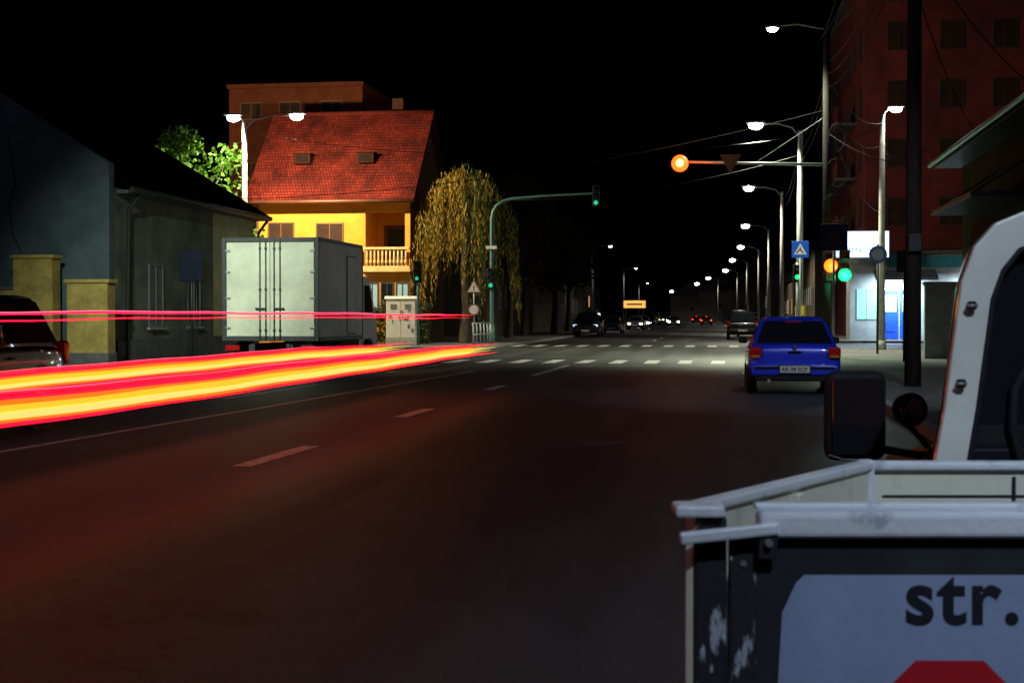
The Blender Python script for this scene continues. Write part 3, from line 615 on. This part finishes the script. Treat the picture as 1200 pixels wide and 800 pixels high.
# ------------------------------------------------------------ buildings
FRW=mat('window_frame_brown',(.22,.10,.03),.5); FRD=mat('window_frame_dark',(.05,.05,.05),.5); FRWH=mat('window_frame_white',(.6,.6,.57),.5); FRG=mat('window_frame_grey',(.2,.2,.19),.6)
def yellow_house():
    g=G('yellow_house',(-22,65,.12)); g.e.scale=(.93,1,1)
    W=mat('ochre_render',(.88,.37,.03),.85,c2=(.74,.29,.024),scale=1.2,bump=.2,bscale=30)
    WS=mat('shaded_side_tone',(.10,.05,.02),.9)  # unlit side of the house: shade put into a darker wall colour
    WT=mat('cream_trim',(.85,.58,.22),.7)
    RT=tiles_mat('red_roof_tiles',(.22,.022,.009),(.12,.013,.007),(math.radians(-45),0,0),.15)
    box(g,'main_wall',(2.85,4,3.35),(5.7,8,6.7),W)
    box(g,'rear_wing',(6.85,5.2,3.35),(2.3,5.6,6.7),W)
    box(g,'shaded_side_skin',(8.01,4.0,3.35),(.02,8,6.7),WS)
    box(g,'ground_floor_projection',(6.85,1.2,1.65),(2.3,2.4,3.3),W)
    box(g,'balcony_slab',(6.85,1.05,3.42),(2.5,2.9,.2),WT,.02)
    box(g,'balcony_lintel',(6.85,.2,6.4),(2.3,.3,.55),W)
    box(g,'balcony_column',(7.86,.2,4.85),(.26,.3,2.65),W)
    for k in range(11):
        x=5.85+k*.2; cyl(g,'baluster',(x,-.28,3.56),(x,-.28,4.35),.045,.045,WT,8); ball(g,'baluster_belly',(x,-.28,3.8),.075,WT,(1,1,1.5))
    box(g,'balustrade_rail',(6.85,-.28,4.42),(2.4,.2,.12),WT,.02); box(g,'balustrade_base',(6.85,-.28,3.56),(2.4,.2,.08),WT,.01)
    box(g,'red_side_railing',(5.25,-.12,4.0),(.7,.08,.75),mat('red_railing',(.35,.04,.02),.6),.01)
    wbox(g,'balcony_door','S',2.4,6.7,4.6,-.02,.03,1.3,2.1,mat('brown_door',(.14,.06,.025),.5)); wbox(g,'balcony_door_glass','S',2.4,6.7,4.8,.031,.04,.9,1.3,GLASS)
    window(g,'S',0,1.3,5.25,1.4,.9,FRW,WGL); window(g,'S',0,3.85,5.15,1.45,1.0,FRW,WGL)
    window(g,'S',0,1.3,2.0,1.3,1.3,FRW,WGL); window(g,'S',0,3.75,2.0,1.35,1.3,FRW,WGL)
    wbox(g,'string_course','S',0,2.85,3.42,.0,.08,5.7,.18,WT,.01)
    wbox(g,'cornice','S',0,3.9,6.66,.0,.3,8.3,.16,WT,.02)
    sw=emat('shop_window_dim',(.5,.75,.7),.25)
    for k in range(3): window(g,'S',0,6.05+k*.78,2.1,.68,1.5,FRD,sw if k!=1 else GLASS,1)
    wbox(g,'shutter','S',0,5.1,2.2,.005,.03,.75,1.9,FRWH)
    ov=.45; ze=6.72; zr=11.2
    vs=[(-ov,-.55,ze-.12),(8.35,-.55,ze-.12),(8.35,4,zr),(-ov,4,zr),(-ov,8.55,ze-.12),(8.35,8.55,ze-.12)]
    o=mesh(g,'roof',vs,[(0,1,2,3),(3,2,5,4)],RT); md=o.modifiers.new('s','SOLIDIFY'); md.thickness=.16; md.offset=1
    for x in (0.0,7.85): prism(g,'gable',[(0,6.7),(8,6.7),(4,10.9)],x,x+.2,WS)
    cyl(g,'ridge',(-ov,4,zr+.12),(8.35,4,zr+.12),.13,.13,mat('ridge_tile',(.10,.016,.01),.9,spec=0),10)
    cyl(g,'gutter',(-ov,-.66,ze-.12),(8.35,-.66,ze-.12),.09,.09,mat('gutter_copper',(.25,.09,.04),.5,.4),10)
    cyl(g,'downpipe',(.1,-.12,0),(.1,-.12,6.5),.05,.05,MATS['gutter_copper'],10)
    DW=mat('dormer_wood',(.04,.016,.008),.95,spec=0)
    for x in (2.1,5.45):
        t=.42; y=-.55+4.55*t; z=ze-.12+(zr-ze+.12)*t
        box(g,'skylight_box',(x,y-.05,z+.24),(.85,.75,.45),DW,.02); wbox(g,'skylight_glass','S',y-.425,x,z+.26,.0,.02,.62,.3,mat('skylight_pane',(.02,.012,.01),.9,spec=0))
        box(g,'skylight_roof',(x,y-.1,z+.50),(1.0,.95,.06),DW,.01)
    box(g,'chimney',(6.2,5,11.2),(.6,.6,1.9),mat('chimney_brick',(.06,.025,.015),.9,spec=0),.01)
yellow_house()
def back_block():
    g=G('apartment_block',(-28.0,78,.12)); W=mat('brick_orange_render',(.20,.05,.018),.85,c2=(.13,.033,.014),scale=1.5,spec=.1)
    box(g,'walls',(3.9,4,7.1),(7.8,8,14.2),W); box(g,'parapet',(3.9,4,14.3),(8.0,8.3,.25),W,.02)
    for x in (1.3,3.6,6.0):
        for z in (6.5,9.5,12.9): window(g,'S',0,x,z,1.3,1.0,FRW,WGL,sill=False)
    return g
back_block()
def left_house():
    g=G('grey_house',(-17,38,.12))
    W=mat('grey_render',(.11,.145,.165),.9,c2=(.05,.07,.085),scale=.7,bump=.3,bscale=14,contrast=(.3,.62),spec=.1)
    W2=mat('dirty_side_render',(.20,.22,.17),.9,c2=(.07,.08,.065),scale=.8,bump=.3,bscale=14,contrast=(.3,.62),spec=.1)
    W3=mat('pale_yellow_render',(.66,.62,.34),.9,c2=(.45,.42,.24),scale=1.1,bump=.2,bscale=16)
    RT=tiles_mat('old_roof_tiles',(.02,.012,.011),(.012,.008,.008),(0,math.radians(-30),0),.0)
    prism(g,'gable_wall',[(-10.5,0),(-.02,0),(-.02,5.55),(-5.2,8.7),(-10.5,5.55)],-.35,-.002,W,axis='y')
    box(g,'side_wall',(-5.3,3.9,2.45),(10.55,7.8,4.9),W2)
    box(g,'annex_wall',(-5.3,9.9,2.45),(10.5,4.2-.006,4.9),W3)
    vs=[(.42,0,4.82),(.42,12.3,4.82),(-5.2,12.3,8.2),(-5.2,0,8.2),(-10.9,0,4.82),(-10.9,12.3,4.82)]
    o=mesh(g,'roof',vs,[(0,1,2,3),(3,2,5,4)],RT); md=o.modifiers.new('s','SOLIDIFY'); md.thickness=.12; md.offset=1
    prism(g,'far_gable',[(-10.5,4.9),(0,4.9),(-5.25,8.1)],11.8,11.98,W3,axis='y')
    box(g,'eave_board',(.2,6.1,4.78),(.36,12.1,.1),CONCD,.01)
    cyl(g,'gutter',(.5,0,4.82),(.5,12.3,4.82),.09,.09,DARKM,10)
    tube(g,'downpipe',[(.5,.6,4.75),(.15,.6,4.3),(.08,.6,.0)],.055,DARKM); tube(g,'downpipe',[(.5,12.0,4.75),(.15,12.0,4.3),(.08,12.0,.0)],.055,DARKM)
    window(g,'E',0-.025,2.9,1.9,1.1,1.9,FRG,mat('closed_blind',(.16,.165,.15),.7),1)
    window(g,'E',0-.025,6.0,1.9,1.1,1.9,FRG,GLASS,1)
    box(g,'plinth',(.01,6,.3),(.12,12,.6),CONCD,.01)
    tube(g,'wall_cable',[(-3.0,-.37,6.3),(-2.8,-.37,5.0),(-3.0,-.37,4.4),(-2.9,-.37,3.6),(-2.6,-.37,3.0)],.012,CAB_)
    box(g,'chimney',(-6.6,8,7.6),(.6,.6,1.3),CONCD,.01)
left_house()
GY=mat('gate_yellow_render',(.46,.34,.09),.85,c2=(.24,.175,.045),scale=2.2,bump=.2,contrast=(.3,.6))
for (x,y,w,h) in [(-16.75,35.9,1.15,2.15),(-18.75,36.8,1.15,2.85)]:
    g=G('gate_post',(x,y,.12)); box(g,'pillar',(0,0,h/2),(w,.5,h),GY,.02); box(g,'capstone',(0,0,h+.05),(w+.12,.62,.1),GY,.02); box(g,'foot',(0,0,.15),(w+.06,.56,.3),CONCD,.01)
g=G('yard_wall',(-21.5,36.9,.12)); box(g,'wall',(0,0,1.0),(4.2,.25,2.0),GY); box(g,'coping',(0,0,2.05),(4.2,.35,.1),CONCD,.01)
def red_block():
    g=G('red_brick_building',(7.6,80.5,.12)); W=mat('dark_red_brick',(.24,.03,.025),.85,c2=(.10,.014,.012),scale=.5,bump=.2)
    box(g,'walls',(8,15,10.5),(16,30,21),W); box(g,'cornice',(8,15,21.15),(16.6,30.6,.3),CONCD,.03)
    for x in (1.8,4.6,7.4,10.2,13):
        for z in (7,10.2,13.4,16.6,19.3): window(g,'S',0,x,z,1.3,1.6,FRD,WGL,sill=False)
    for y in (2.5,6.5,10.5,14.5,18.5,22.5):
        for z in (4,7,10.2,13.4,16.6): window(g,'W',0,y,z,1.3,1.6,FRD,WGL,sill=False)
    for z in (8.2,11.4,14.6):
        box(g,'balcony',(-.6,6.5,z-2.1),(1.2,3,.15),CONCD); box(g,'balcony_front',(-1.17,6.5,z-1.55),(.06,3,1.0),W)
red_block()
def shop():
    g=G('corner_shop',(6.6,78,.12)); W=mat('shop_render',(.42,.44,.44),.8,c2=(.3,.31,.31),scale=1.2)
    TL=mat('shop_tiles_white',(.7,.72,.7),.4)
    box(g,'walls',(4.5,1.2,2.3),(9,2.38,4.6),W); box(g,'flat_roof',(4.5,1.1,4.68),(9.4,2.7,.16),CONCD,.02)
    BD=mat('blue_door_paint',(.02,.10,.75),.4)
    wbox(g,'door_frame','S',0,2.55,1.45,.0,.05,1.9,2.9,TL)
    for s in (-1,1):
        wbox(g,'door_leaf','S',0,2.55+s*.45,1.35,.051,.09,.84,2.6,BD)
        wbox(g,'door_glass','S',0,2.55+s*.45,1.95,.091,.1,.6,.9,emat('door_window_lit',(.75,.9,1),1.2)); wbox(g,'door_panel','S',0,2.55+s*.45,.7,.091,.11,.5,.5,BD)
    wbox(g,'shop_window','S',0,.9,1.9,.0,.03,1.1,1.6,emat('shop_interior_teal',(.35,.8,.7),.7)); wbox(g,'shop_window_bar','S',0,.9,1.9,.031,.06,.05,1.6,FRWH)
    wbox(g,'shop_window','S',0,4.9,1.9,.0,.03,1.3,1.6,emat('shop_interior_blue',(.2,.45,.6),.35))
    wbox(g,'white_tiles','S',0,6.6,1.2,.0,.04,1.6,2.4,TL)
    for k in range(10): wbox(g,'tile_joint','S',0,6.6,.2+k*.22,.041,.046,1.6,.02,CONCD)
    prism(g,'awning',[(-1.3,3.15),(-1.3,3.3),(0,3.75),(0,3.6)],1.2,4.4,mat('awning_fabric',(.2,.25,.28),.8))
    for x in (2.6,6.4): box(g,'tube_light',(x,-.35,3.3),(1.3,.08,.08),emat('tube_white',(.85,.95,1),8))
    light('AREA','shop_light',(2.4,-1.0,3.1),420,(.62,.85,1),g,1.2,(math.radians(25),0,0))
    light('AREA','shop_light',(6.4,-1.0,3.1),240,(.70,.9,1),g,1.2,(math.radians(25),0,0))
    wbox(g,'fascia','S',0,4.6,4.15,.0,.1,5.4,.6,mat('fascia_teal',(.05,.3,.35),.5))
    sgn=G('illuminated_sign',(6.95,76.6,0)); box(sgn,'casing',(0,.12,5.15),(3.1,.22,1.45),STEEL,.03); box(sgn,'lit_panel',(0,-.005,5.15),(3.0,.03,1.35),emat('lightbox',(.60,.78,1),2.4),.01)
    text(sgn,'sign_text','FARMACIE',.42,(-1.15,-.03,4.7),emat('sign_blue_txt',(.1,.25,.9),1.2)); tube(sgn,'bracket',[(0,.2,5.2),(0,1.6,5.2)],.04,STEEL); tube(sgn,'bracket',[(.8,.2,4.7),(.8,1.6,4.7)],.04,STEEL)
    light('AREA','sign_light',(0,-.3,5.1),200,(.75,.87,1),sgn,1.2,(math.radians(-90),0,0))
shop()
def right_house():
    g=G('brown_house',(6.2,8,.12)); W=mat('brown_render',(.10,.04,.028),.9,c2=(.055,.022,.016),scale=.9,bump=.3,spec=.1)
    RT=tiles_mat('dark_roof_tiles',(.02,.012,.011),(.014,.009,.009),(0,math.radians(30),0),.05)
    box(g,'walls',(5,15.5,2.7),(10,31,5.4),W)
    vs=[(-.7,-.4,5.3),(-.7,31.4,5.3),(5,31.4,8.8),(5,-.4,8.8),(10.7,-.4,5.3),(10.7,31.4,5.3)]
    o=mesh(g,'roof',vs,[(0,3,2,1),(3,4,5,2)],RT); md=o.modifiers.new('s','SOLIDIFY'); md.thickness=.12; md.offset=1
    for y in (0.0,30.8): prism(g,'gable',[(0,5.4),(10,5.4),(5,8.6)],y,y+.2,W,axis='y')
    cyl(g,'gutter',(-.8,-.4,5.3),(-.8,31.4,5.3),.07,.07,DARKM,10); box(g,'eave_soffit',(-.35,15.5,5.24),(.7,31.6,.06),FRD)
    for y in (6,10,14,18,22,26): window(g,'W',0,y,2.2,1.3,1.8,FRD,surround=W)
    wbox(g,'door','W',0,29,1.25,.0,.04,1.2,2.5,BLACKT)
    box(g,'canopy',(-.7,24,3.7),(1.4,5.5,.12),DARKM,.02)
    for y in (21.6,26.4): tube(g,'canopy_stay',[(0,y,4.6),(-1.3,y,3.75)],.02,DARKM)
    box(g,'wall_lantern',(-.22,17,4.1),(.16,.16,.26),PLAST,.02)
    g2=G('apartment_block',(13,20,.12)); W2=mat('dull_red_block',(.22,.04,.03),.9,c2=(.14,.025,.02),scale=.8)
    box(g2,'walls',(8,15,8.5),(16,30,17),W2); box(g2,'parapet',(8,15,17.1),(16.4,30.4,.25),CONCD)
    for y in (3,8,13,18,23,27):
        for z in (7.2,10.3,13.4): window(g2,'W',0,y,z,1.4,1.5,FRD)
    g3=G('brick_wall',(5.9,44,.12)); box(g3,'wall',(2.5,0,1.1),(5,.25,2.2),mat('whitewashed_brick',(.4,.4,.38),.85,c2=(.28,.28,.26),scale=5)); box(g3,'coping',(2.5,0,2.25),(5.1,.35,.1),CONC,.01)
right_house()
def far_building(name,x,y,w,d,h,c,lit=()):
    g=G(name,(x,y,.12)); W=mat('render_%s_%d'%(name,int(y)),c,.9,scale=1)
    box(g,'walls',(0,0,h/2),(w,d,h),W); prism(g,'roof',[(-w/2-.4,h),(w/2+.4,h),(0,h+w*.33)],-d/2-.3,d/2+.3,mat('far_roof',(.06,.03,.025),.8),axis='y')
    f='E' if x<0 else 'W'
    k=-d/2+2; i=0
    while k<d/2-1:
        window(g,f,w/2 if f=='E' else -w/2,k,h*.45,1.2,1.5,FRWH,emat('warm_window',(1,.5,.15),1.2) if i in lit else GLASS,sill=False); k+=3; i+=1
    window(g,'S',-d/2,0,h*.5,1.2,1.5,FRWH,sill=False)
for (x,y,w,d,h) in [(-19,96,9,20,5.5),(-19.5,122,9,22,6.5),(-20,150,9,24,5),(-22,180,9,26,7),(-25,215,10,30,5.5),(-29,255,10,34,6.5),(-36,300,10,40,6)]:
    far_building('terraced_house',x,y,w,d,h,(.2,.16,.11),(2,5) if y in (180,255) else ())
for (x,y,w,d,h) in [(11.5,128,9,26,6.5),(11.3,158,9,26,5),(10,190,9,30,7),(8,228,9,30,5.5),(4,270,9,36,6),(-1,315,9,40,6.5),(-8,365,10,44,6)]:
    far_building('terraced_house',x,y,w,d,h,(.2,.15,.11),(1,4) if y in (158,228,315) else ())

# ------------------------------------------------------------ vegetation
BARK=mat('bark',(.09,.065,.045),.9,c2=(.04,.03,.02),scale=8,stretch=(3,3,.6),bump=.5)
def leafmat(name,c,c2): return mat(name,c,.6,c2=c2,scale=.9,trans=.4)
def leaves(g,name,pts,size,m,droop=False):
    vs=[];fs=[]
    for p in pts:
        p=Vector(p); s=size*U(.6,1.3)
        if droop:
            a=U(0,6.28); u=Vector((math.cos(a)*.22,math.sin(a)*.22,0))*s; v=Vector((U(-.3,.3),U(-.3,.3),-1)).normalized()*s
        else:
            u=Vector((U(-1,1),U(-1,1),U(-1,1))).normalized(); v=u.cross(Vector((U(-1,1),U(-1,1),U(-1,1)))).normalized()*s*.6; u=u*s
        i=len(vs); vs+=[p-u*.5,p+v*.5,p+u*.5,p-v*.5]; fs.append((i,i+1,i+2,i+3))
    return mesh(g,name,vs,fs,m)
def willow(x,y,h,rad):
    g=G('weeping_willow',(x,y,.12))
    pts=[(0,0,0),(.1,.05,h*.2),(-.05,.1,h*.42),(.1,0,h*.6)]; tube(g,'trunk',pts,.28,BARK,[1.2,.9,.75,.55])
    lf=[];lf2=[]
    for k in range(16):
        a=k/16*6.28+U(-.2,.2); r=rad*U(.4,.95); top=h*U(.85,1.0)*(1-.13*(r/rad)**2)
        e=(math.cos(a)*r,math.sin(a)*r,top-.25*r)
        mid=(math.cos(a)*r*.4,math.sin(a)*r*.4,top); tube(g,'limb',[(.1,0,h*.55),mid,e],.07,BARK,[1,.6,.25])
    for k in range(470):
        a=U(0,6.28); r=rad*math.sqrt(R())*(.85+.2*math.sin(a*5+1)); z=h*(1-.28*(r/rad)**2)+U(-.4,.25); ln=U(.35,.66)*h*(.45+.55*r/rad)
        if R()<.12: ln*=1.2
        px,py=math.cos(a)*r,math.sin(a)*r; dx,dy=U(-.12,.12),U(-.12,.12); n=int(ln/.11)
        fr=.85 if px<.2 else .35  # lit-toned leaves gathered on the left: light put into leaf colour
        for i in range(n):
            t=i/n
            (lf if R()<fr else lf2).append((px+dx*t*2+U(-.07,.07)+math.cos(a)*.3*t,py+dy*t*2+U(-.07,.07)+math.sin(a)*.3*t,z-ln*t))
    leaves(g,'foliage',lf,.24,leafmat('willow_leaf_lit',(.50,.28,.02),(.26,.19,.02)),True); leaves(g,'foliage_shaded',lf2,.22,leafmat('willow_leaf_shaded',(.09,.15,.02),(.045,.08,.012)),True)
willow(-12.2,66.3,8.2,2.45)
def tree(x,y,h,rad,c,c2,n=4200,name='deciduous_tree',cz=.68,ls=.26,nc=20):
    g=G(name,(x,y,.12)); tube(g,'trunk',[(0,0,0),(.1,0,h*.25),(0,.1,h*.5),(.1,0,h*.75)],.2,BARK,[1.3,.9,.7,.3])
    cl=[]
    for k in range(nc):
        a=U(0,6.28); e=U(-.9,1); r=rad*U(.35,.95); p=Vector((math.cos(a)*r*math.sqrt(max(0,1-e*e*.8)),math.sin(a)*r*math.sqrt(max(0,1-e*e*.8)),h*cz+e*h*(1-cz)*.92)); cl.append((p,rad*U(.22,.42)))
        tube(g,'limb',[(0,0,h*U(.3,.5)),p*.6+Vector((0,0,h*.2)),p],.05,BARK,[1,.6,.2])
    L1=[];L2=[]
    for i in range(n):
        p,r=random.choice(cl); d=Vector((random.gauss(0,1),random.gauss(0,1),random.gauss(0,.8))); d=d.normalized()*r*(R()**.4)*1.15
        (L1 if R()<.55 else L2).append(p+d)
    leaves(g,'foliage',L1,ls,leafmat(name+'_leaf'+str(c),c,c2)); leaves(g,'foliage_darker',L2,ls,leafmat(name+'_leafd'+str(c),tuple(k*.6 for k in c),c2))  # second leaf tone is darker, mixed in at random
tree(-23.7,61.2,9.4,2.7,(.12,.32,.02),(.04,.12,.01),6000,'lime_tree',cz=.72,nc=30)
tree(-27.5,63,8.8,2.4,(.06,.10,.015),(.02,.04,.01),2500,'lime_tree')
for (x,y,h,r) in [(-12.5,82,9,2.6),(-13.0,92,10,2.8),(-12.5,104,9,2.6),(-13,118,9.5,2.8)]:
    tree(x,y,h,r,(.07,.06,.015),(.035,.03,.01),2200,'street_tree',ls=.32)
hg=G('hedge',(-15.6,63.6,.12)); P1=[];P2=[]
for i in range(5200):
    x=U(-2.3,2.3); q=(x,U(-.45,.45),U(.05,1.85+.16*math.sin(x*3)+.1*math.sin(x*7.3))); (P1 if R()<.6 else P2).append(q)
leaves(hg,'foliage',P1,.15,leafmat('hedge_leaf',(.14,.15,.03),(.07,.08,.015))); leaves(hg,'foliage_darker',P2,.15,leafmat('hedge_leaf_dark',(.05,.06,.015),(.02,.03,.01)))  # two leaf tones scattered at random through the hedge
for k in range(8): cyl(hg,'stem',(-2.1+k*.6,0,0),(-2.1+k*.6+U(-.1,.1),0,1.4),.03,.015,BARK,6)
gr=G('guard_rail',(-10.3,60.0,.12))
for k in range(6): cyl(gr,'post',(0,k*.9-2.2,0),(0,k*.9-2.2,1.0),.03,.03,STEEL,8)
for z in (.5,.98): cyl(gr,'rail',(0,-2.2,z),(0,2.3,z),.028,.028,STEEL,8)

# ------------------------------------------------------------ light trails of the passing car (luminous strands above the roadway)
def trail(name,x,z,y1,strands,seedk):
    g=G(name,(x,0,z))
    for (dx,dz,r,c,s,endoff) in strands:
        m=emat('trail_%s_%d'%(str(c),int(s*10)),c,s,sample=True)
        pts=[];rad=[]
        ye=y1+endoff; n=44
        for i in range(n+1):
            yy=-1+(ye+1)*i/n
            wob=.005*math.sin(yy*.9+seedk)+.004*math.sin(yy*2.3+seedk*2)+.010*math.sin(yy*.3+seedk)
            pts.append((dx+.012*(yy-10)+.01*math.sin(yy*.2),yy,dz+wob))
            t=i/n; rad.append((1+.15*math.sin(yy*1.1+dz*90)) * (1 if t<.88 else max(.1,(1-t)/.12)))
        tube(g,'luminous_strand',pts,r,m,rad,res=1)
RED=(1,.004,.022); PINK=(1,.09,.16); OR=(1,.20,.01); YE=(1,.62,.03); YW=(1,.8,.2)
core=[(0,.012,.034,YE,1.0,0),(.02,-.028,.024,YW,1.0,-.6),(0,.052,.020,OR,1.05,-1.5),(.01,-.058,.018,OR,1.05,-1),(0,.080,.018,RED,2.6,.2),(.0,-.084,.016,RED,2.6,.3),(0,.108,.007,RED,3,-3),(-.02,.122,.004,PINK,2,-5)]
trail('tail_light_trail',-4.45,.80,26.3,core,1)
trail('tail_light_trail',-6.35,.80,27.5,[(a,b*.9,c*.88,d,e,f) for a,b,c,d,e,f in core],2.2)
trail('brake_light_trail',-5.4,1.42,29,[(0,0,.010,RED,6,0),(.0,.012,.004,PINK,3,-1),(.25,-.05,.005,RED,5,-1.5)],3.1)

# ------------------------------------------------------------ world, cool fill light, camera
w=bpy.data.worlds.new('World'); sc.world=w; w.use_nodes=True; nt=w.node_tree
sky=nt.nodes.new('ShaderNodeTexSky'); sky.sky_type='NISHITA'; sky.sun_disc=False; sky.sun_elevation=math.radians(-4); sky.sun_rotation=math.radians(200)
nt.links.new(sky.outputs['Color'],nt.nodes['Background'].inputs['Color']); nt.nodes['Background'].inputs['Strength'].default_value=.014
sun=bpy.data.lights.new('cool_fill','SUN'); sun.energy=.09; sun.angle=math.radians(.5); sun.color=(.35,.55,1); so=bpy.data.objects.new('cool_fill',sun); COL.objects.link(so); so.rotation_euler=(math.radians(40),0,math.radians(-30))  # faint blue sun lamp added as cool fill, no moon known
cam=bpy.data.cameras.new('camera'); co=bpy.data.objects.new('camera',cam); COL.objects.link(co); sc.camera=co
co.location=(0,0,1.4); co.rotation_euler=(math.radians(90-1.03),0,math.radians(8.53)); cam.lens=50; cam.sensor_width=36; cam.clip_end=4000; cam.clip_start=.05
cam.dof.use_dof=True; cam.dof.focus_distance=30; cam.dof.aperture_fstop=9
sc.view_settings.view_transform='Standard'; sc.view_settings.look='None'; sc.view_settings.exposure=0
